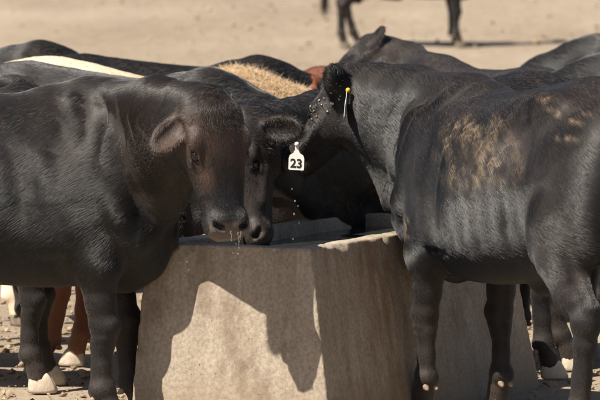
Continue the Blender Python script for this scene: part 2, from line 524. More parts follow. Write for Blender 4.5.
            F.ell(P(0.275, sg * 0.112 * hwf, -0.020), np.array([0.060, 0.022, 0.030]) * h, 0.04, M, -1)     # hollow beside the nose
            en, et = unit(0.80 * sg * lf + 0.60 * up), unit(0.80 * up - 0.60 * sg * lf)      # outward and upward at the eye
            es_ = P(0.190, sg * 0.0895 * hwf, -0.030)
            RE = np.stack([ax, en, et])
            F.ell(es_ + en * 0.004 * h, np.array([0.025, 0.013, 0.0145]) * h, 0.008, RE, -1)
            F.ell(es_ + et * 0.0185 * h - ax * 0.006, np.array([0.035, 0.012, 0.0065]) * h, 0.009, RE)
            F.ell(es_ - et * 0.0190 * h + ax * 0.004, np.array([0.030, 0.010, 0.0055]) * h, 0.009, RE)
            s.eyes.append((es_ - en * 0.0095 * h, es_))
            # nostril, comma shaped
            R = np.stack([unit(ax + 0.5 * sg * lf), unit(sg * lf - 0.5 * ax), up])
            F.ell(P(0.478, sg * 0.047, -0.028), np.array([0.013, 0.021, 0.022]) * h, 0.007, R, -1)
            F.ell(P(0.460, sg * 0.066, -0.040), np.array([0.018, 0.009, 0.014]) * h, 0.007, M, -1)
        # lower jaw and chin, mouth line
        F.cone(P(0.20, 0, -0.190), P(0.43, 0, -0.150), 0.036 * h, 0.034 * h, 0.035, lf, 1.25)
        F.ell(P(0.455, 0, -0.150 - mouth_open), np.array([0.040, 0.046, 0.024]) * h, 0.022, M)
        for sg in (1, -1):
            F.cone(P(0.34, sg * 0.072, -0.125), P(0.49, sg * 0.055, -0.128), 0.006 * h, 0.008 * h, 0.012, None, 1, -1)
        F.cone(P(0.497, -0.055, -0.128), P(0.497, 0.055, -0.128), 0.008 * h, 0.008 * h, 0.012, None, 1, -1)
        # ears: (droop, swing back, twist) per side
        s.ear = []
        for sg, (droop, swing, *tw) in ((1, ears[0]), (-1, ears[1])):
            out = unit(lf * sg * math.cos(droop) * math.cos(swing) - up * math.sin(droop) - ax * math.sin(swing) * math.cos(droop))
            # opening of the ear: forward along the face normal by default, twisted about the ear axis
            fc = ax * 0.35 + up * 0.9
            fc = unit(fc - (fc @ out) * out)
            oth = np.cross(out, fc)
            a = tw[0] if tw else 0.0
            fc, oth = math.cos(a) * fc + math.sin(a) * oth, math.cos(a) * oth - math.sin(a) * fc
            b0 = P(0.028, sg * 0.085, -0.075)
            c0 = b0 + out * 0.115 * h
            F.cone(b0 - out * 0.02, b0 + out * 0.05 * h, 0.036 * h, 0.034 * h, 0.03)
            R = np.stack([out, oth, fc])
            F.ell(c0, np.array([0.105, 0.058, 0.026]) * h, 0.02, R)
            F.ell(c0 + fc * 0.024 * h + out * 0.012 * h, np.array([0.090, 0.042, 0.027]) * h, 0.012, R, -1)
            s.ear.append((b0, out, oth, fc, c0))

    def build(s, cell, seed=0, coat=None, amp=1.0):
        V, Q = s.F.mesh(cell)
        Nn = vnormals(V, Q)
        s.Nraw = Nn
        # neck folds and muscle relief
        ts = np.linspace(0, 1, 24); C = np.array([bez(s.neck, t) for t in ts])
        d2 = ((V[:, None, :] - C[None]) ** 2).sum(2) if len(V) < 150000 else np.stack([((V - c) ** 2).sum(1) for c in C], 1)
        t = ts[d2.argmin(1)]; dist = np.sqrt(d2.min(1))
        # smooth param: blend of two nearest
        wgt = 1 / (d2 + 1e-4) ** 3; t = (wgt * ts).sum(1) / wgt.sum(1)
        hq = (V - s.poll) @ np.stack([s.ax, s.lf, s.up]).T / s.hs
        inhead = sstep(-0.09, 0.10, hq[:, 0]) * sstep(0.30, 0.24, np.abs(hq[:, 1])) * (np.linalg.norm(hq - np.array([0.22, 0, -0.1]), axis=1) < 0.42)
        nk = sstep(0.10, 0.30, t) * sstep(1.0, 0.85, t) * sstep(0.40, 0.28, dist) * (1 - inhead)
        low = sstep(1.35, 1.05, V[:, 2])
        wob = fbm(V, 5.0, seed + 3, 2)
        ph = t * 9.0 + wob * 1.7 + 0.6 * vnoise(V, 2.2, seed + 9)
        fold = np.abs(np.sin(math.pi * ph)) ** 0.6 - 0.75
        D = 0.010 * fold * nk * (0.15 + 0.85 * low) * np.clip(0.6 + 0.9 * vnoise(V, 3.1, seed + 5), 0.1, 1.2)
        legs = sstep(0.60, 0.45, V[:, 2])
        D += amp * (0.006 * fbm(V, 4.5, seed + 1, 3) * (1 - legs) * (1 - inhead) + 0.0014 * fbm(V, 16, seed + 2, 2))
        # ribs, faint
        rib = sstep(-0.95, -0.75, V[:, 0]) * sstep(-0.18, -0.3, V[:, 0]) * sstep(0.6, 0.75, V[:, 2]) * sstep(1.2, 1.05, V[:, 2])
        D += 0.0009 * np.sin((V[:, 0] + 0.25 * V[:, 2]) * 2 * math.pi / 0.085) * rib
        # creases behind elbow and in the flank
        V = V + Nn * D[:, None]
        col = np.zeros((len(V), 4)); 
        col[:, 3] = np.clip(sstep(0.3, 0.95, Nn[:, 2]) * (0.16 + 0.25 * fbm(V, 6, seed + 7)), 0, 1) * sstep(1.0, 1.2, V[:, 2]) 
        col[:, 3] = np.maximum(col[:, 3], sstep(0.32, 0.05, V[:, 2]) * 0.45)
        col[:, 0] = np.clip(0.05 + 0.30 * fbm(V, 2.5, seed + 8), 0, 1)
        s.hq, s.inhead = hq, inhead
        nose = sstep(0.435, 0.475, hq[:, 0] - 0.25 * np.maximum(-hq[:, 2] - 0.075, 0)) * sstep(-0.13, -0.11, hq[:, 2]) * (inhead > 0)
        nose *= (np.abs(hq[:, 1]) < 0.09)
        col[:, 2] = nose
        for sg in (1, -1):
            nn = np.linalg.norm((hq - np.array([0.473, sg * 0.053, -0.038])) * np.array([1, 0.8, 1]), axis=1)
            s.nostril = sstep(0.022, 0.014, nn)
            col[:, 2] *= 1 - s.nostril; col[:, 0] *= 1 - s.nostril
        if coat is not None: coat(s, V, Nn, col)
        s.V, s.Q, s.N = V, Q, vnormals(V, Q)
        s.col = col
        return quad_mesh('cattle_body', V, Q, {'coat': col})

# shared small parts
def uv_ball(name, r, seg=16, ring=10):
    bm = bmesh.new(); bmesh.ops.create_uvsphere(bm, u_segments=seg, v_segments=ring, radius=r)
    for f in bm.faces: f.smooth = True
    me = bpy.data.meshes.new(name); bm.to_mesh(me); bm.free(); return me
def hoof_mesh():
    """two claws, side by side, origin at the coronet on the leg axis, sole at z = -0.065, toe towards +x"""
    bm = bmesh.new()
    for sg in (1, -1):
        rings = []
        for z, x0, x1, w in ((0.022, -0.034, 0.030, 0.026), (0.010, -0.046, 0.043, 0.036), (-0.008, -0.052, 0.054, 0.043), (-0.030, -0.054, 0.066, 0.047), (-0.050, -0.054, 0.074, 0.048), (-0.0605, -0.053, 0.075, 0.047), (-0.066, -0.048, 0.068, 0.042)):
            ring = []
            for k in range(12):
                a = 2 * math.pi * k / 12
                ca, sa = math.cos(a), math.sin(a)
                x = (x0 + x1) / 2 + (x1 - x0) / 2 * math.copysign(abs(ca) ** 0.8, ca)
                taper = 1 - 0.35 * max(0, ca) ** 2
                yy = sa * w * 0.5 * taper
                if sa * 1 < 0: yy *= 0.75           # flat inner side
                ring.append(bm.verts.new((x + 0.0, sg * (w * 0.44 + yy), z)))
            rings.append(ring)
        for a, b in zip(rings, rings[1:]):
            for k in range(12):
                f = bm.faces.new((a[k], a[(k + 1) % 12], b[(k + 1) % 12], b[k])); f.smooth = True
        bm.faces.new(rings[0]); bm.faces.new(rings[-1])
    bmesh.ops.recalc_face_normals(bm, faces=bm.faces)
    me = bpy.data.meshes.new('hoof'); bm.to_mesh(me); bm.free(); return me
def strands(name, roots, dirs, length, width, curl=0.0, seg=4, grav=0.3, sd=1):
    """locks of hair as thin three-sided tapering strands, one mesh"""
    r = np.random.default_rng(sd)
    n = len(roots)
    V = []; Fq = []
    P = np.array(roots, float); D = np.array(dirs, float)
    ln = np.array(length) * np.ones(n) / seg
    a = np.cross(D, r.normal(size=(n, 3))); a /= np.linalg.norm(a, axis=1)[:, None] + 1e-9
    rings = []
    for k in range(seg + 1):
        w = width * (1 - 0.85 * k / seg)
        b = np.cross(D, a)
        rings.append([P + a * w, P - a * w * 0.5 + b * w * 0.87, P - a * w * 0.5 - b * w * 0.87])
        D = D + np.array([0, 0, -grav]) / seg + curl * r.normal(size=(n, 3)) / seg
        D /= np.linalg.norm(D, axis=1)[:, None]
        P = P + D * ln[:, None]
    A = np.array(rings)                    # seg+1, 3, n, 3
    Vv = A.transpose(2, 0, 1, 3).reshape(-1, 3)
    base = np.arange(n)[:, None] * (seg + 1) * 3
    for k in range(seg):
        for j in range(3):
            q = np.array([k * 3 + j, k * 3 + (j + 1) % 3, (k + 1) * 3 + (j + 1) % 3, (k + 1) * 3 + j])
            Fq.append(base + q)
    return quad_mesh(name, Vv, np.concatenate(Fq))

def fur(name, cow, count, length, radius, mat, parent, mask=None, seed=1, lift=0.28, jit=0.07):
    """the short coat itself: hair curves lying along the body"""
    r = np.random.default_rng(seed)
    V, Q, Nv = cow.V, cow.Q, cow.N
    ar = np.linalg.norm(np.cross(V[Q[:, 2]] - V[Q[:, 0]], V[Q[:, 3]] - V[Q[:, 1]]), axis=1)
    keep = np.ones(len(V))
    for sg in (1, -1):
        keep *= sstep(0.019, 0.027, np.linalg.norm(V - cow.eyes[0 if sg == 1 else 1][1], axis=1))
    keep *= 1 - 0.97 * np.clip(cow.col[:, 2] * 1.5, 0, 1)
    ar = ar * keep[Q].mean(1)
    cs = np.cumsum(ar); fi = np.searchsorted(cs, r.random(count) * cs[-1])
    fi = np.clip(fi, 0, len(Q) - 1)
    a, b = r.random((count, 1)), r.random((count, 1))
    q = Q[fi]
    def lerp(A): return (1-a)*(1-b)*A[q[:, 0]] + a*(1-b)*A[q[:, 1]] + a*b*A[q[:, 2]] + (1-a)*b*A[q[:, 3]]
    P, Nn, C = lerp(V), lerp(Nv), lerp(cow.col)
    h = lerp(cow.inhead[:, None])[:, 0]
    flow = np.tile(np.array([-0.75, 0, -0.55]), (count, 1))
    lw = sstep(0.72, 0.5, P[:, 2])[:, None]
    flow = flow * (1 - lw) + lw * np.array([-0.12, 0, -1.0])
    side = sstep(0.45, 0.8, np.abs(Nn @ cow.lf))[:, None]
    hf = (1 - side) * (cow.ax * 0.9 + np.array([0, 0, -0.3])) + side * (-0.75 * cow.up - 0.30 * cow.ax + np.array([0, 0, -0.35]))
    flow = flow * (1 - h[:, None]) + h[:, None] * hf
    jv = (jit + 0.10 * h)[:, None]
    sw = np.stack([fbm(P, 4, seed + i, 2) for i in range(3)], 1)
    flow = flow + 0.20 * sw + jv * r.normal(size=(count, 3))
    flow -= (flow * Nn).sum(1)[:, None] * Nn
    flow /= np.linalg.norm(flow, axis=1)[:, None] + 1e-9
    ln = length * (0.6 + 0.8 * r.random(count)) * (1 - 0.72 * sstep(0.72, 0.5, P[:, 2])) * (1 - 0.45 * h) * np.clip(1 - 0.9 * C[:, 2], 0.05, 1)
    lf = lift * (0.6 + 0.8 * r.random(count))
    p0 = P - Nn * 0.001
    p1 = P + flow * (ln * 0.45)[:, None] + Nn * (ln * 0.45 * lf)[:, None]
    p2 = P + flow * ln[:, None] + Nn * (ln * 0.55 * lf)[:, None]
    cu = bpy.data.hair_curves.new(name)
    cu.add_curves([3] * count)
    pos = np.stack([p0, p1, p2], 1).reshape(-1, 3).astype(np.float32)
    cu.attributes['position'].data.foreach_set('vector', pos.ravel()) if 'position' in cu.attributes else cu.position_data.foreach_set('vector', pos.ravel())
    ra = cu.attributes.get('radius') or cu.attributes.new('radius', 'FLOAT', 'POINT')
    rad = np.tile(np.array([1.0, 0.8, 0.15]), count) * radius
    ra.data.foreach_set('value', rad.astype(np.float32))
    ca = cu.attributes.new('coat', 'FLOAT_COLOR', 'CURVE')
    ca.data.foreach_set('color', C.astype(np.float32).ravel())
    cu.materials.append(mat)
    o = bpy.data.objects.new(name, cu); COL.objects.link(o); o.parent = parent
    return o

def fur_material(name, base, bleached, dust, rough=0.32):
    """glossy hair shafts; mud and dust cling to the tips"""
    m, t, b = new_mat(name)
    at = N(t, 'Attribute', attribute_name='coat')
    sep = N(t, 'SeparateColor'); L(t, at.outputs['Color'], sep.inputs[0])
    hi = N(t, 'HairInfo')
    rnd = hi.outputs['Random']
    c = mixc(t, math_(t, 'MULTIPLY', sep.outputs[0], ramp(t, rnd, [(0.0, 0.4), (1.0, 1.3)]), True), base, bleached)
    c = mixc(t, math_(t, 'MULTIPLY', at.outputs['Alpha'], ramp(t, rnd, [(0.3, 0.2), (1.0, 1.0)]), True), c, dust)
    c = mixc(t, math_(t, 'MULTIPLY', sep.outputs[1], ramp(t, rnd, [(0.3, 0.2), (0.6, 1.0)]), True), c, mixc(t, rnd, (0.14, 0.098, 0.064), (0.30, 0.225, 0.15)))
    hb = N(t, 'BsdfHairPrincipled')
    hb.model = 'CHIANG'; hb.parametrization = 'COLOR'
    L(t, c, hb.inputs['Color'])
    hb.inputs['Roughness'].default_value = rough * 0.75; hb.inputs['Radial Roughness'].default_value = 0.3
    hb.inputs['IOR'].default_value = 1.55
    L(t, c, b.inputs['Base Color'])
    b.inputs['Roughness'].default_value = 0.36; b.inputs['Specular IOR Level'].default_value = 0.75
    mx = N(t, 'MixShader'); mx.inputs[0].default_value = 0.30
    L(t, b.outputs[0], mx.inputs[1]); L(t, hb.outputs[0], mx.inputs[2])
    L(t, mx.outputs[0], t.nodes['Material Output'].inputs['Surface'])
    return m
FURB = fur_material('black_fur', (0.0058, 0.0061, 0.0070), (0.080, 0.046, 0.031), (0.14, 0.11, 0.085), 0.30)
FURT = fur_material('tan_fur', (0.62, 0.44, 0.26), (0.82, 0.72, 0.57), (0.5, 0.38, 0.25), 0.5)
FURR = fur_material('red_fur', (0.20, 0.062, 0.026), (0.40, 0.22, 0.13), (0.32, 0.2, 0.12), 0.5)

EYE_ME = uv_ball('eye', 0.0215); EYE_ME.materials.append(EYE)
HOOF_ME = hoof_mesh(); HOOF_ME.materials.append(HOOF_D)
HOOFP_ME = HOOF_ME.copy(); HOOFP_ME.name = 'hoof_pale'; HOOFP_ME.materials.clear(); HOOFP_ME.materials.append(HOOF_P)
bm = bmesh.new(); bmesh.ops.create_icosphere(bm, subdivisions=2, radius=0.0135)
for v in bm.verts:
    q = max(0.0, -v.co.x / 0.0135)
    v.co.z = v.co.z * (1.1 - 0.5 * q) - 0.010 * q; v.co.y *= 1 - 0.4 * q; v.co.x *= 1.25
for f in bm.faces: f.smooth = True
DEW_ME = bpy.data.meshes.new('dewclaw'); bm.to_mesh(DEW_ME); bm.free(); DEW_ME.materials.append(DEWCLAW)

def switch_mesh(mat):
    n = 160
    r = np.random.default_rng(5)
    roots = np.array([-1.48, -0.01, 0.66]) + r.normal(size=(n, 3)) * np.array([0.008, 0.008, 0.04])
    d = np.tile(np.array([0, 0, -1.0]), (n, 1)) + r.normal(size=(n, 3)) * 0.12
    me = strands('tail_switch', roots, d, 0.22 + 0.1 * r.random(n), 0.003, 0.25, 4, 0.3, 6)
    me.materials.append(mat); return me
SWB, SWT = switch_mesh(HAIRB), switch_mesh(HAIRT)
SWR = SWB.copy(); SWR.materials.clear(); SWR.materials.append(RED)

def dress(root, cow, body_me, mat, hoof=HOOF_ME, sw=None, dew=True):
    """hang the body and its parts on the root"""
    body = link('body', body_me, None, root)
    if not body_me.materials: body_me.materials.append(mat)
    for sg in (1, -1):
        e = link('eye', EYE_ME, None, root)
        e.location = Vector(cow.eyes[0 if sg == 1 else 1][0]); e.scale = (cow.hs,) * 3
    for (c, f, fore) in cow.feet:
        h = link('hoof', hoof, None, root); h.location = (c[0] + 0.012, c[1], 0.065)
        h.scale = (1, 1, 1)
        if dew:
            for sg in (1, -1):
                d = link('dewclaw', DEW_ME, None, root); d.location = (f[0] - 0.043, f[1] + sg * 0.021, f[2] - 0.036)
    s = link('tail_switch', sw or SWB, None, root)
    return body
def clone(src_root, name, loc, rz, rest=(0, 0), mats=None, sc=1.0, fur_mat=None):
    r = empty(name, loc, rz, rest); r.scale = (sc,) * 3
    for ch in list(src_root.children):
        c = ch.copy(); COL.objects.link(c); c.parent = r
        if mats and ch.name.split('.')[0] in mats:
            kk = (ch.data.name, mats[ch.name.split('.')[0]].name)
            if kk not in _mc:
                d = ch.data.copy(); d.materials.clear(); d.materials.append(mats[ch.name.split('.')[0]]); _mc[kk] = d
            c.data = _mc[kk]
        for g in ch.children:
            q = g.copy(); COL.objects.link(q); q.parent = c
    return r
_mc = {}
def to_local(o, psi, p):
    d = Vector(p) - Vector(o)
    c, s_ = math.cos(psi), math.sin(psi)
    return np.array([c * d.x + s_ * d.y, -s_ * d.x + c * d.y, d.z])
def dir_local(psi, d):
    c, s_ = math.cos(psi), math.sin(psi)
    return np.array([c * d[0] + s_ * d[1], -s_ * d[0] + c * d[1]])
def rot_xy(psi, V):
    c, s_ = math.cos(psi), math.sin(psi)
    return np.stack([c * V[:, 0] - s_ * V[:, 1], s_ * V[:, 0] + c * V[:, 1], V[:, 2]], 1)
def project(o, psi, V):
    Wp = rot_xy(psi, V) + np.array(o)
    t = math.atan(340.0 / FPX)
    dz = Wp[:, 2] - CAMH
    dep = Wp[:, 1] * math.cos(t) - dz * math.sin(t)
    upv = Wp[:, 1] * math.sin(t) + dz * math.cos(t)
    return 300 + FPX * Wp[:, 0] / dep, 200 - FPX * upv / dep, dep
def at_pixel(cow, o, psi, u, v, tol=3.0):
    U, Vv, D = project(o, psi, cow.V)
    m = np.where((np.abs(U - u) < tol) & (np.abs(Vv - v) < tol))[0]
    if len(m) == 0: return None
    return m[D[m].argmin()]

# ================================================================== the ground
def axis(dense, far, grow=1.35):
    a = list(dense); s0 = dense[1] - dense[0]
    s = s0
    while a[-1] < far[1]: s *= grow; a.append(a[-1] + s)
    s = s0
    while a[0] > far[0]: s *= grow; a.insert(0, a[0] - s)
    return np.array(a)
gx = axis(np.arange(-3.2, 4.4, 0.05), (-1500, 1500))
ys = [16.0]
while ys[-1] < 90: ys.append(ys[-1] + max(0.05, 0.05 * (ys[-1] / 24) ** 1.6))
gy = axis(np.array(ys), (-60, 3000))
# axis() grows from the first step on both ends; the far end goes on from the last one
gy = np.concatenate([gy[gy < 89], np.array([89 + 2 * 1.25 ** k for k in range(40)])]); gy = gy[gy < 3200]
XX, YY = np.meshgrid(gx, gy, indexing='ij')
G = np.stack([XX.ravel(), YY.ravel(), np.zeros(XX.size)], 1)
near = sstep(30, 24, G[:, 1])
inside = (np.abs(G[:, 0]) < 60) & (G[:, 1] > 0) & (G[:, 1] < 200)
z = 0.012 * fbm(G, 3.0, 40, 3) + 0.010 * np.clip(fbm(G, 9.0, 44, 2), -0.1, 1) + (1 - near) * 0.03 * fbm(G, 0.4, 50, 2)
def rise(y): return 0.05 * (np.clip(y, 40, 110) - 40) - 0.05 * 2.0 * (1 - np.exp(-(np.clip(y, 40, 110) - 40) / 2.0))
G[:, 2] = np.where(inside, z, 0) - 0.008 + rise(G[:, 1])
nx_, ny_ = len(gx), len(gy)
I = np.arange(nx_ * ny_).reshape(nx_, ny_)
GQ = np.stack([I[:-1, :-1], I[1:, :-1], I[1:, 1:], I[:-1, 1:]], -1).reshape(-1, 4)
def dirt_material():
    m, t, b = new_mat('dusty_dirt')
    ob = N(t, 'TexCoord').outputs['Object']
    n1 = noise(t, ob, 0.35, 5, 0.6)
    n2 = noise(t, mapping(t, ob, (0.6, 0.22, 1)), 1.0, 5, 0.62)
    n3 = noise(t, ob, 9.0, 5, 0.65)
    n4 = noise(t, ob, 60.0, 3, 0.6)
    c = mixc(t, ramp(t, n1, [(0.3, 0.0), (0.7, 1.0)]), (0.225, 0.172, 0.122), (0.32, 0.262, 0.196))
    c = mixc(t, ramp(t, n2, [(0.42, 0.0), (0.75, 0.55)]), c, (0.15, 0.105, 0.07))
    c = mixc(t, ramp(t, n3, [(0.35, 0.0), (0.75, 0.55)]), c, (0.39, 0.325, 0.25))
    c = mixc(t, ramp(t, n4, [(0.55, 0.0), (0.8, 0.5)]), c, (0.13, 0.09, 0.055))
    L(t, c, b.inputs['Base Color'])
    b.inputs['Roughness'].default_value = 0.95; b.inputs['Specular IOR Level'].default_value = 0.15
    L(t, bump(t, n4, 0.6, 0.008, bump(t, n3, 0.7, 0.03)), b.inputs['Normal'])
    return m
DIRT = dirt_material()
gme = quad_mesh('ground', G, GQ)
ground = link('ground', gme, DIRT); tag(ground, kind='structure')

def clods(name, n, xr, yr, smin, smax, seed):
    r = np.random.default_rng(seed)
    bm = bmesh.new(); bmesh.ops.create_icosphere(bm, subdivisions=1, radius=1.0)
    bv = np.array([v.co[:] for v in bm.verts]); bf = np.array([[v.index for v in f.verts] for f in bm.faces]); bm.free()
    ps = np.stack([r.uniform(*xr, n), yr[0] + (yr[1] - yr[0]) * r.random(n) ** 1.4, np.zeros(n)], 1)
    sz = smin * (smax / smin) ** (r.random(n) ** 2.5)
    vv = bv[None] * (1 + 0.35 * r.uniform(-1, 1, (n, len(bv), 1))) * np.stack([sz * r.uniform(.7, 1.3, n), sz * r.uniform(.7, 1.3, n), sz * r.uniform(.35, .8, n)], 1)[:, None]
    ps[:, 2] = rise(ps[:, 1])
    vv = vv + ps[:, None] + np.array([0, 0, 1])[None, None] * (sz * 0.15)[:, None, None]
    ff = bf[None] + (np.arange(n) * len(bv))[:, None, None]
    me = quad_mesh(name, vv.reshape(-1, 3), ff.reshape(-1, 3))
    me.polygons.foreach_set('use_smooth', np.zeros(len(me.polygons), bool))
    return me
CLOD = plain('dirt_clod', (0.21, 0.145, 0.09), 0.95, 0.1, 18, (0.42, 0.33, 0.235), 0.01)
o = link('dirt_clods', clods('dirt_clods', 14000, (-2.6, 3.2), (17.0, 27.0), 0.004, 0.022, 3), CLOD)
tag(o, 'loose crumbs and clods of dry dirt scattered around the trough', 'dirt', kind='stuff')
o = link('dirt_clods', clods('dirt_clods_far', 6000, (-6, 8), (27.0, 75.0), 0.008, 0.035, 4), CLOD)
tag(o, 'small dry clods strewn over the open pen behind the herd', 'dirt', kind='stuff')

# ================================================================== concrete trough
TH = 0.68
c0 = px(310, 249, 18.66); TH = c0.z
E1 = np.array([0.43, 0.903]); E2 = np.array([-E1[1], E1[0]])
LA, LB = 1.90, 0.70
TL, TR, TF, TE = 0.06, 0.12, 0.10, 0.05
WALL = 0.085
def trough_sdf(P):
    d = P[:, :2]
    a, b, z = d[:, 0], d[:, 1], P[:, 2]
    f = 1 - z / TH
    wob = 0.0035 * fbm(P, 6.0, 70, 3) + 0.0018 * fbm(P, 28.0, 75, 2)
    out = np.max(np.stack([-(a + TL * f), a - LA - TF * f, -(b + TR * f), b - LB - TE * f]), 0) * 0.98
    top = z - TH - 0.006 * fbm(P * np.array([1, 1, 0]), 7.0, 80, 3)
    k = 0.005
    def smax(x, y):
        h = np.clip(0.5 - 0.5 * (y - x) / k, 0, 1); return y * (1 - h) + x * h + k * h * (1 - h)
    d1 = smax(out + wob, top)
    d1 = np.maximum(d1, -0.05 - z)
    inn = np.max(np.stack([-(a - WALL), a - LA + WALL, -(b - WALL), b - LB + WALL, (0.30 - z)]), 0)
    d1 = smax(d1, -inn - wob)
    # chipped edges and pour holes
    ed = np.minimum(np.abs(out), 0.05)
    chips = 0.020 * sstep(0.35, 0.75, fbm(P, 16.0, 90, 2)) * sstep(0.035, 0.0, np.abs(out + wob)) * sstep(0.03, 0.0, np.abs(z - TH))
    return d1 + chips
tf = Field(); tf.add(trough_sdf, (-TL - .02, -TR - .02, -0.05), (LA + TF + .02, LB + TE + .02, TH + .02), 0.01)
tv, tq = tf.mesh(0.0075)
psiT = math.atan2(E1[1], E1[0])
def concrete_material():
    m, t, b = new_mat('weathered_concrete')
    ob = N(t, 'TexCoord').outputs['Object']
    n1 = noise(t, ob, 3.5, 5, 0.6)
    st = noise(t, mapping(t, ob, (14, 14, 0.9)), 1.0, 5, 0.65)
    st2 = noise(t, mapping(t, ob, (34, 34, 1.6)), 1.0, 4, 0.6)
    fine = noise(t, ob, 70, 4, 0.65)
    c = mixc(t, ramp(t, n1, [(0.3, 0.0), (0.7, 1.0)]), (0.33, 0.27, 0.205), (0.43, 0.365, 0.29))
    c = mixc(t, ramp(t, st, [(0.45, 0.0), (0.75, 0.5)]), c, (0.19, 0.14, 0.10))
    c = mixc(t, ramp(t, st2, [(0.52, 0.0), (0.75, 0.35)]), c, (0.50, 0.44, 0.36))
    blot = noise(t, mapping(t, ob, (5, 5, 3)), 1.0, 6, 0.7)
    c = mixc(t, ramp(t, blot, [(0.52, 0.0), (0.68, 0.7)]), c, (0.15, 0.10, 0.065))
    c = mixc(t, ramp(t, fine, [(0.35, 0.5), (0.6, 0.0)]), c, (0.15, 0.11, 0.08))
    # reddish run-off stain low on the long side
    sp0 = N(t, 'SeparateXYZ'); L(t, ob, sp0.inputs[0])
    sa = math_(t, 'ABSOLUTE', math_(t, 'DIVIDE', math_(t, 'SUBTRACT', sp0.outputs[0], 0.55), 0.42))
    sb = math_(t, 'LESS_THAN', sp0.outputs[1], 0.03)
    sa = math_(t, 'MULTIPLY', math_(t, 'SUBTRACT', 1.0, sa, True), sb)
    sa = math_(t, 'MULTIPLY', sa, ramp(t, noise(t, mapping(t, ob, (16, 16, 2.2)), 1.0, 5, 0.65), [(0.40, 0.0), (0.62, 1.0)]))
    c = mixc(t, math_(t, 'MULTIPLY', sa, 0.7, True), c, (0.17, 0.095, 0.055))
    # mud splashed round the foot
    sp = N(t, 'SeparateXYZ'); L(t, ob, sp.inputs[0])
    ft = math_(t, 'SUBTRACT', math_(t, 'MULTIPLY', n1, 0.45), sp.outputs[2])
    c = mixc(t, ramp(t, ft, [(0.0, 0.0), (0.18, 0.55)]), c, (0.24, 0.17, 0.105))
    # pour holes
    vo = N(t, 'TexVoronoi'); vo.inputs['Scale'].default_value = 34; L(t, ob, vo.inputs['Vector'])
    big = noise(t, ob, 7, 2)
    vd = math_(t, 'ADD', vo.outputs['Distance'], math_(t, 'MULTIPLY', math_(t, 'SUBTRACT', noise(t, ob, 45, 3), 0.35), 0.45))
    holes = ramp(t, vd, [(0.05, 0.0), (0.12, 1.0)])
    hm = math_(t, 'MAXIMUM', holes, ramp(t, big, [(0.44, 1.0), (0.52, 0.1)]))
    c = mixc(t, hm, (0.14, 0.10, 0.07), c)
    L(t, c, b.inputs['Base Color'])
    b.inputs['Roughness'].default_value = 0.9; b.inputs['Specular IOR Level'].default_value = 0.25
    L(t, bump(t, hm, 0.8, 0.006, bump(t, fine, 0.5, 0.004, bump(t, st, 0.3, 0.006))), b.inputs['Normal'])
    return m
CONC = concrete_material()
trough = link('water_trough', quad_mesh('water_trough', tv, tq), CONC)
trough.location = (c0.x, c0.y, 0); trough.rotation_euler = (0, 0, psiT)
tag(trough, 'weathered concrete water trough with sloping sides between the drinking cattle', 'trough')
# water: a gently rippled sheet that meets the inner walls
wx, wy = np.linspace(WALL - 0.012, LA - WALL + 0.012, 90), np.linspace(WALL - 0.012, LB - WALL + 0.012, 36)
A_, B_ = np.meshgrid(wx, wy, indexing='ij')
wv = np.stack([A_.ravel(), B_.ravel(), np.full(A_.size, TH - 0.055)], 1)
wv[:, 2] += 0.0025 * fbm(wv, 14, 5, 2)
I = np.arange(A_.size).reshape(A_.shape)
wq = np.stack([I[:-1, :-1], I[1:, :-1], I[1:, 1:], I[:-1, 1:]], -1).reshape(-1, 4)
m, t, b = new_mat('trough_water')
b.inputs['Base Color'].default_value = (0.03, 0.035, 0.03, 1); b.inputs['Roughness'].default_value = 0.05
b.inputs['Specular IOR Level'].default_value = 0.5
L(t, bump(t, noise(t, N(t, 'TexCoord').outputs['Object'], 30, 2), 0.25, 0.004), b.inputs['Normal'])
water = link('water', quad_mesh('water', wv, wq), m); tag(water, kind='structure')
water.location = trough.location; water.rotation_euler = trough.rotation_euler

# ================================================================== the cattle
D2R = math.radians
FAST = 1.0
# ---- the left bull: looks round towards the camera, water running from its nose
psiB = D2R(-3.4); oB = Vector((-0.786, 18.928, 0))
pollB, muzB = px(216, 104, 18.40), px(237, 231, 18.307)
def coatB(s, V, Nn, col):
    h = s.hq
    m = s.inhead * sstep(0.34, 0.10, h[:, 0]) * sstep(-0.16, -0.03, h[:, 2])
    col[:, 0] = np.maximum(col[:, 0] * 0.7, m * np.clip(0.95 + 0.5 * fbm(V, 14, 21), 0, 1.3))
    u = (V[:, 2] > 0.95) & (V[:, 0] > -0.5)
    col[:, 0] += 0.12 * u * sstep(0.0, 0.5, fbm(V * np.array([3, 3, 0.6]), 5, 31)) * (1 - s.inhead)
    # brown below the eye
    col[:, 0] = np.maximum(col[:, 0], 1.2 * np.exp(-((h[:, 0] - 0.27) / 0.05) ** 2 - ((h[:, 1] + 0.075) / 0.03) ** 2) * s.inhead * sstep(-0.17, -0.12, h[:, 2]))
    # pale pinkish rim of the nose
    col[:, 2] = np.clip(col[:, 2], 0, 1)
cowB = Cow(to_local(oB, psiB, pollB), to_local(oB, psiB, muzB), dir_local(psiB, (0.50, -0.866)),
           ears=((0.9, 0.5), (0.0, -0.6, 0.7)), neck_r=(0.245, 0.105), head_w=1.27, brisket=0.18, legs=[dict(dx=0.10), dict(), dict(dx=0.05), dict(dx=-0.1)],
           neck_c2=to_local(oB, psiB, pollB + Vector((-0.185, 0.0, -0.10))))
meB = cowB.build(0.0080 * FAST, 1, coatB)
rB = empty('bull', oB, psiB)
bodyB = dress(rB, cowB, meB, BLACK)
tag(rB, 'black bull with rusty brown forehead, face turned, nose dripping over the trough rim', 'bull')

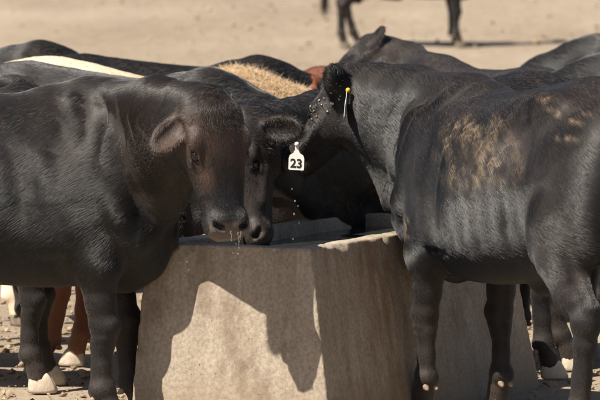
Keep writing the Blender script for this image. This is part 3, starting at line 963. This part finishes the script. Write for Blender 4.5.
# ---- the right bull: seen from behind its left flank, mud on the ribs
psiA = math.atan2(0.891, -0.454); oA = Vector((0.661, 19.28, 0))
pollA, muzA = px(343, 79, 19.70), px(281, 152, 19.90)
def coatA(s, V, Nn, col):
    U, Vv, D = project(oA, psiA, V)
    left = V[:, 1] > 0.05
    blob = lambda u, v, a, b, p=1.0: np.clip(1.6 - 1.6 * (((U - u) / a) ** 2 + ((Vv - v) / b) ** 2), 0, 1)
    mk = np.maximum(blob(462, 152, 34, 42), blob(503, 150, 26, 42))
    mk *= sstep(-0.25, 0.35, fbm(V, 34, 61, 3)) * (0.35 + 0.65 * sstep(-0.3, 0.4, fbm(V * np.array([1, 1, 0.45]), 9, 63, 2)))
    smears = np.maximum.reduce([0.9 * blob(548, 99, 14, 2.5), 0.9 * blob(550, 107, 10, 3), blob(573, 121, 9, 4), blob(556, 113, 5, 4), blob(585, 112, 6, 3), blob(566, 137, 14, 5) * 0.7])  # pale mud smears over the hip
    smears *= sstep(-0.3, 0.3, fbm(V, 40, 66, 2))
    col[:, 1] = np.clip(np.maximum(mk * 0.7, smears * 0.8), 0, 1) * left
    sc = blob(405, 235, 8, 22) * sstep(0.2, 0.6, fbm(V, 40, 68, 2))
    col[:, 1] = np.maximum(col[:, 1], 0.7 * sc * left)
    V += Nn * (0.006 * np.clip(mk * left, 0, 1) * (0.5 + fbm(V, 45, 70, 2)))[:, None]
cowA = Cow(to_local(oA, psiA, pollA), to_local(oA, psiA, muzA), dir_local(psiA, (-0.90, 0.43)),
           ears=((-0.45, 0.85, -0.3), (0.1, 0.5)), rump_up=0.055, neck_r=(0.27, 0.145), head_w=1.15,
           legs=[dict(dx=0.0), dict(dx=-0.02), dict(dx=0.02), dict(dx=0.10)])
meA = cowA.build(0.0085 * FAST, 5, coatA)
rA = empty('bull', oA, psiA)
bodyA = dress(rA, cowA, meA, BLACK)
tag(rA, 'black bull with a patch of dried mud on its ribs and flecks on its face', 'bull')

# ---- the drinking cow with the ear tag, beyond the far end of the trough
psiC = math.atan2(-0.80, -0.60); oC = Vector((0.44, 20.88, 0))
pollC, muzC = px(229, 124, 19.64), px(242, 243, 19.50)
SC = 0.95
cowC = Cow(to_local(oC, psiC, pollC) / SC, to_local(oC, psiC, muzC) / SC, dir_local(psiC, (-0.60, -0.80)),
           ears=((0.1, -0.25, -0.2), (0.2, 0.4)), neck_r=(0.265, 0.145),
           neck_c2=to_local(oC, psiC, pollC + Vector((0.06, 0.42, -0.20))) / SC)
def coatC(s, V, Nn, col):
    col[:, 2] *= 0.25
meC = cowC.build(0.0095 * FAST, 9, coatC)
rC = empty('cow', oC, psiC); rC.scale = (SC,) * 3
dress(rC, cowC, meC, BLACK)
tag(rC, 'black cow with numbered white ear tag, drinking from the far end of the trough', 'cow')

# ---- standing cattle behind, from two shared bodies
cowP = Cow((0.66, 0.0, 0.94), (0.84, 0.0, 0.52), (1, 0), ears=((0.2, 0.4), (0.2, 0.4)), rump_up=0.04, legs=[dict(dx=0.0), dict(dx=-0.01), dict(dx=0.07), dict(dx=-0.07)])
meP = cowP.build(0.0135 * FAST, 13)
cowQ = Cow((0.58, 0.14, 1.43), (0.82, 0.42, 1.16), (0.65, 0.75), neck_r=(0.24, 0.11), ears=((-0.35, 1.2, 0.6), (-0.05, 0.4)), legs=[dict(dx=0.02), dict(dx=0.0), dict(dx=0.12), dict(dx=-0.12)])
meQ = cowQ.build(0.0135 * FAST, 17)

def on_ground(u, y): p = px(u, 300, y); return Vector((p.x, y, 0))
rJ = empty('cow', on_ground(28, 20.35), D2R(-3)); rJ.scale = (0.93,) * 3; dress(rJ, cowP, meP, BLACK, HOOFP_ME)
tag(rJ, 'black cow with a pale dusty hoof, standing just behind the brown-faced bull', 'cow', 'black cattle around the trough')
rD = clone(rJ, 'cow', on_ground(212, 21.65), D2R(-29), sc=0.94)
tag(rD, 'black cow with a long dusty back, neck sloping down behind the brown-faced bull', 'cow', 'black cattle around the trough')
rF = clone(rJ, 'cow', on_ground(45, 25.3), D2R(-14), sc=0.93)
tag(rF, 'black cow behind the cream back, only its hips and loin showing', 'cow', 'black cattle around the trough')
rL = clone(rJ, 'cow', on_ground(262, 24.9), D2R(4), sc=0.885)
tag(rL, 'black cow whose thin back edge shows above the curly tan crest', 'cow', 'black cattle around the trough')
rK = clone(rJ, 'cow', on_ground(605, 23.1), D2R(176), sc=0.95)
tag(rK, 'grey-black cow with a smooth back rising behind the muddy bull', 'cow', 'black cattle around the trough')
cowE = Cow((0.66, 0.0, 0.98), (0.84, 0.0, 0.55), (1, 0), ears=((0.2, 0.4), (0.2, 0.4)), rump_up=0.10, neck_r=(0.28, 0.14))
rE = empty('bull', on_ground(240, 23.2), D2R(-4)); rE.scale = (0.885,) * 3
def coatE(s, V, Nn, col):
    col[:, 0] = np.maximum(col[:, 0], sstep(-0.35, -0.75, V[:, 0]))
    col[:, 3] *= 0.4
dress(rE, cowE, cowE.build(0.015 * FAST, 27, coatE), TAN, HOOF_ME, SWT)
tag(rE, 'cream tan bull with curly crest hair behind the black backs', 'bull')
rR = clone(rJ, 'cow', on_ground(-178, 21.2), D2R(176), (0, 0), {'body': RED, 'tail_switch': RED}, 0.88)
tag(rR, 'red-brown cow whose legs show under the brown-faced bull', 'cow')
rR2 = clone(rJ, 'cow', on_ground(350, 26.0), D2R(80), (0, 0), {'body': RED, 'tail_switch': RED}, 0.83)
tag(rR2, 'reddish cow far behind, a sliver of its back beside the dusty ear', 'cow')
rG = empty('cow', on_ground(440, 24.5), D2R(118)); rG.scale = (0.90,) * 3; dress(rG, cowQ, meQ, BLACK)
tag(rG, 'black cow with raised head and pricked ear behind the muddy bull', 'cow', 'black cattle around the trough')
rM = clone(rJ, 'cow', on_ground(592, 26.2), D2R(178), sc=0.93)
tag(rM, 'black cow with a flat back, farthest of the backs beyond the muddy bull', 'cow', 'black cattle around the trough')
rN = clone(rJ, 'cow', on_ground(806, 20.95), D2R(2), sc=0.90)
tag(rN, 'black cow whose hind legs show between the trough and the muddy bull', 'cow', 'black cattle around the trough')
rI = clone(rG, 'cow', on_ground(450, 49.0) + Vector((0, 0, float(rise(49.0)) - 0.01)), D2R(8), sc=0.86)
tag(rI, 'lone black cow standing far out on the open dirt with its shadow', 'cow')

# ---- eartags
def tag_plate():
    """pear-shaped plate hanging from a neck; x across, z up, origin at the stud"""
    pts = [(-0.007, 0.006), (0.007, 0.006), (0.008, -0.026), (0.014, -0.038), (0.029, -0.048), (0.033, -0.060), (0.033, -0.106), (0.030, -0.110),
           (-0.030, -0.110), (-0.033, -0.106), (-0.033, -0.060), (-0.029, -0.048), (-0.014, -0.038), (-0.008, -0.026)]
    bm = bmesh.new()
    f = bm.faces.new([bm.verts.new((x, -0.001, z)) for x, z in pts])
    r = bmesh.ops.extrude_face_region(bm, geom=[f])
    for v in r['geom']:
        if isinstance(v, bmesh.types.BMVert): v.co.y += 0.002
    bmesh.ops.recalc_face_normals(bm, faces=bm.faces)
    me = bpy.data.meshes.new('ear_tag'); bm.to_mesh(me); bm.free(); me.materials.append(TAGW); return me
PLATE = tag_plate()
STUD = uv_ball('tag_stud', 0.010, 12, 8); STUD.materials.append(TAGY)
def number_mesh(txt, size):
    cu = bpy.data.curves.new('number', 'FONT'); cu.body = txt; cu.size = size; cu.align_x = 'CENTER'; cu.extrude = 0.0004; cu.offset = 0.0012
    ob = bpy.data.objects.new('number', cu); COL.objects.link(ob)
    dg = bpy.context.evaluated_depsgraph_get()
    me = bpy.data.meshes.new_from_object(ob.evaluated_get(dg)); bpy.data.objects.remove(ob)
    me.materials.clear(); me.materials.append(INK); return me
def hang_tag(root, o, psi, world, yaw, number=None, stud=STUD):
    p = to_local(o, psi, world) / root.scale.x
    tg = link('ear_tag', PLATE, None, root); tg.location = Vector(p); tg.rotation_euler = (0.08, 0.05, yaw - psi)
    st = link('tag_stud', stud, None, tg); st.location = (0, -0.004, 0)
    if number:
        nm = link('number', number_mesh(number, 0.052), None, tg)
        nm.location = (0, -0.0020, -0.099); nm.rotation_euler = (D2R(90), 0, 0)
    return tg
STUDW = STUD.copy(); STUDW.materials.clear(); STUDW.materials.append(TAGW)
FUR = True
ib = at_pixel(cowC, oC, psiC, 297, 146)
if ib is not None:
    hang_tag(rC, oC, psiC, px(297, 144, 19.40), D2R(-12), '23', STUDW)
ia = at_pixel(cowA, oA, psiA, 351, 91)
if ia is not None:
    U, Vv, Dp = project(oA, psiA, cowA.V)
    hang_tag(rA, oA, psiA, px(347, 90, Dp[ia] - 0.03), D2R(84))
# ---- flecks of dried mud on the right bull's face
r = np.random.default_rng(12)
bm = bmesh.new(); bmesh.ops.create_icosphere(bm, subdivisions=2, radius=1.0)
bv = np.array([v.co[:] for v in bm.verts]); bf = np.array([[v.index for v in f.verts] for f in bm.faces]); bm.free()
spots = [(332, 94, 2.2), (332, 105, 2.6), (337, 101, 1.8), (327, 113, 1.8), (318, 102, 1.6), (320, 103, 1.3), (304, 116, 1.6), (309, 108, 1.4), (303, 111, 1.3),
         (312, 113, 1.3), (339, 98, 1.2), (341, 88, 1.0), (336, 92, 1.0), (315, 118, 1.5), (323, 97, 1.0), (344, 82, 1.0), (338, 84, 1.0), (328, 100, 1.0), (310, 121, 1.1)]
vs, fs = [], []
for (u, v, s_) in spots:
    i = at_pixel(cowA, oA, psiA, u, v, 2.5)
    if i is None: continue
    n = cowA.N[i]; a = unit(np.cross(n, (0.3, 0.2, 0.9))); b = np.cross(n, a)
    k = 0.6 * s_ / 245.0
    sv = bv * (1 + 0.45 * r.uniform(-1, 1, (len(bv), 1)))
    vs.append(cowA.V[i] + n * 0.004 + sv[:, :1] * a * k * r.uniform(.8, 1.4) + sv[:, 1:2] * b * k * r.uniform(.7, 1.1) + sv[:, 2:] * n * k * 0.4)
    fs.append(bf + (len(vs) - 1) * len(bv))
if vs:
    o = link('mud_flecks', quad_mesh('mud_flecks', np.concatenate(vs), np.concatenate(fs)), MUDL, rA); tag(o, kind='stuff')
# ---- longer hair
def pick(cow, mask, n, seed):
    r = np.random.default_rng(seed); i = np.where(mask)[0]
    return r.choice(i, n)
h = cowB.hq
i = pick(cowB, (cowB.inhead > 0.3) & (h[:, 0] < 0.10) & (h[:, 2] > -0.07) & (np.abs(h[:, 1]) < 0.085), 700, 3)
rr = np.random.default_rng(4)
d = cowB.N[i] * 0.35 + cowB.ax * 0.8 + rr.normal(size=(len(i), 3)) * 0.25
o = link('forelock', strands('forelock', cowB.V[i], d / np.linalg.norm(d, axis=1)[:, None], 0.02 + 0.022 * rr.random(len(i)), 0.0006, 0.5, 4, 0.2, 5), HAIRB, rB)
i = pick(cowC, (np.abs((cowC.V - cowC.ear[0][4]) @ cowC.ear[0][1]) < 0.11) & (np.linalg.norm(cowC.V - cowC.ear[0][4], axis=1) < 0.12) & (np.abs((cowC.V - cowC.ear[0][4]) @ cowC.ear[0][3]) < 0.03), 1500, 6)
d = cowC.N[i] * 0.5 + cowC.ear[0][1] * 0.7 + rr.normal(size=(len(i), 3)) * 0.3
o = link('ear_hair', strands('ear_hair', cowC.V[i], d / np.linalg.norm(d, axis=1)[:, None], 0.012 + 0.016 * rr.random(len(i)), 0.0007, 0.4, 4, 0.3, 7), HAIRB, rC)
i = pick(cowA, (np.linalg.norm(cowA.V - cowA.ear[0][4], axis=1) < 0.12) & (np.abs((cowA.V - cowA.ear[0][4]) @ cowA.ear[0][3]) < 0.035), 1500, 8)
d = cowA.N[i] * 0.5 + cowA.ear[0][1] * 0.6 + rr.normal(size=(len(i), 3)) * 0.3
o = link('ear_hair', strands('ear_hair', cowA.V[i], d / np.linalg.norm(d, axis=1)[:, None], 0.004 + 0.006 * rr.random(len(i)), 0.0006, 0.4, 4, 0.2, 9), HAIRB, rA)
# curly crest of the tan bull
i = pick(cowE, (cowE.N[:, 2] > 0.3) & (cowE.V[:, 0] > -0.35) & (cowE.V[:, 0] < 0.62) & (cowE.V[:, 2] > 0.9) & (np.abs(cowE.V[:, 1]) < 0.18), 14000, 10)
d = cowE.N[i] * 0.9 + np.array([-0.2, 0, 0.1]) + rr.normal(size=(len(i), 3)) * 0.45
o = link('crest_hair', strands('crest_hair', cowE.V[i], d / np.linalg.norm(d, axis=1)[:, None], 0.03 + 0.04 * rr.random(len(i)), 0.0016, 2.4, 7, 1.2, 11), HAIRT, rE)
# ---- water running from the left bull's nose
WET = plain('clear_water', (0.9, 0.92, 0.95), 0.03, 0.5)
WET.node_tree.nodes['Principled BSDF'].inputs['Transmission Weight'].default_value = 0.9
WET.node_tree.nodes['Principled BSDF'].inputs['IOR'].default_value = 1.33
rw = np.random.default_rng(3)
bm = bmesh.new()
def drop(p, r_):
    ret = bmesh.ops.create_icosphere(bm, subdivisions=2, radius=r_)
    for v in ret['verts']: v.co.z *= 1.25; v.co += Vector(p)
def thread(p, q, r_):
    n = 10; prev = None
    p, q = np.array(p), np.array(q)
    for k in range(n + 1):
        c = p + (q - p) * k / n + rw.normal(size=3) * 0.0012
        w = r_ * (1 - 0.6 * k / n) * (1 + 0.3 * math.sin(k * 2.1))
        ring = [bm.verts.new((c[0] + w * math.cos(a), c[1] + w * math.sin(a), c[2])) for a in (0, 1.05, 2.1, 3.14, 4.19, 5.24)]
        if prev:
            for j in range(6): bm.faces.new((prev[j], prev[(j + 1) % 6], ring[(j + 1) % 6], ring[j]))
        prev = ring
mz = 18.24
for (u0, v0, u1, v1) in ((238, 232, 239, 246), (231, 231, 232, 241), (241, 231, 240, 240)):
    thread(to_local(oB, psiB, px(u0, v0, mz)), to_local(oB, psiB, px(u1, v1, mz)), 0.0022)
for (u, v, r_) in ((239, 248, .0035), (238, 254, .003), (233, 253, .0022), (240, 262, .002), (236, 244, .002), (295, 201, .0032), (298, 206, .0024), (294, 214, .0032), (299, 223, .002),
                   (293, 239, .0024), (187, 262, .0022), (189, 270, .002), (235, 258, .0016), (292, 189, .0022)):
    drop(to_local(oB, psiB, px(u, v, mz + rw.uniform(-0.05, 0.05))), r_)
for f in bm.faces: f.smooth = True
bmesh.ops.recalc_face_normals(bm, faces=bm.faces)
me = bpy.data.meshes.new('dripping_water'); bm.to_mesh(me); bm.free()
o = link('dripping_water', me, WET, rB); tag(o, 'clear water running and dripping from the nose', kind='stuff')
# ---- the short coats
if FUR:
    fur('fur', cowB, 520000, 0.030, 0.00038, FURB, rB, None, 21, 0.06, 0.045)
    fur('fur', cowA, 520000, 0.030, 0.00038, FURB, rA, None, 22, 0.06, 0.045)
    fur('fur', cowC, 260000, 0.028, 0.00042, FURB, rC, None, 23, 0.06, 0.045)
    fp = fur('fur', cowP, 200000, 0.032, 0.00055, FURB, rJ, None, 24, 0.06, 0.045)
    for rt, mt in ((rD, FURB), (rK, FURB), (rF, FURB), (rR, FURR), (rL, FURB), (rM, FURB), (rN, FURB), (rR2, FURR)):
        q = fp.copy(); COL.objects.link(q); q.parent = rt
        if mt is not FURB:
            dd = fp.data.copy(); dd.materials.clear(); dd.materials.append(mt); q.data = dd
    fur('fur', cowQ, 130000, 0.032, 0.00055, FURB, rG, None, 25, 0.06, 0.045)
    fur('fur', cowE, 110000, 0.022, 0.0007, FURT, rE, None, 26, 0.2)
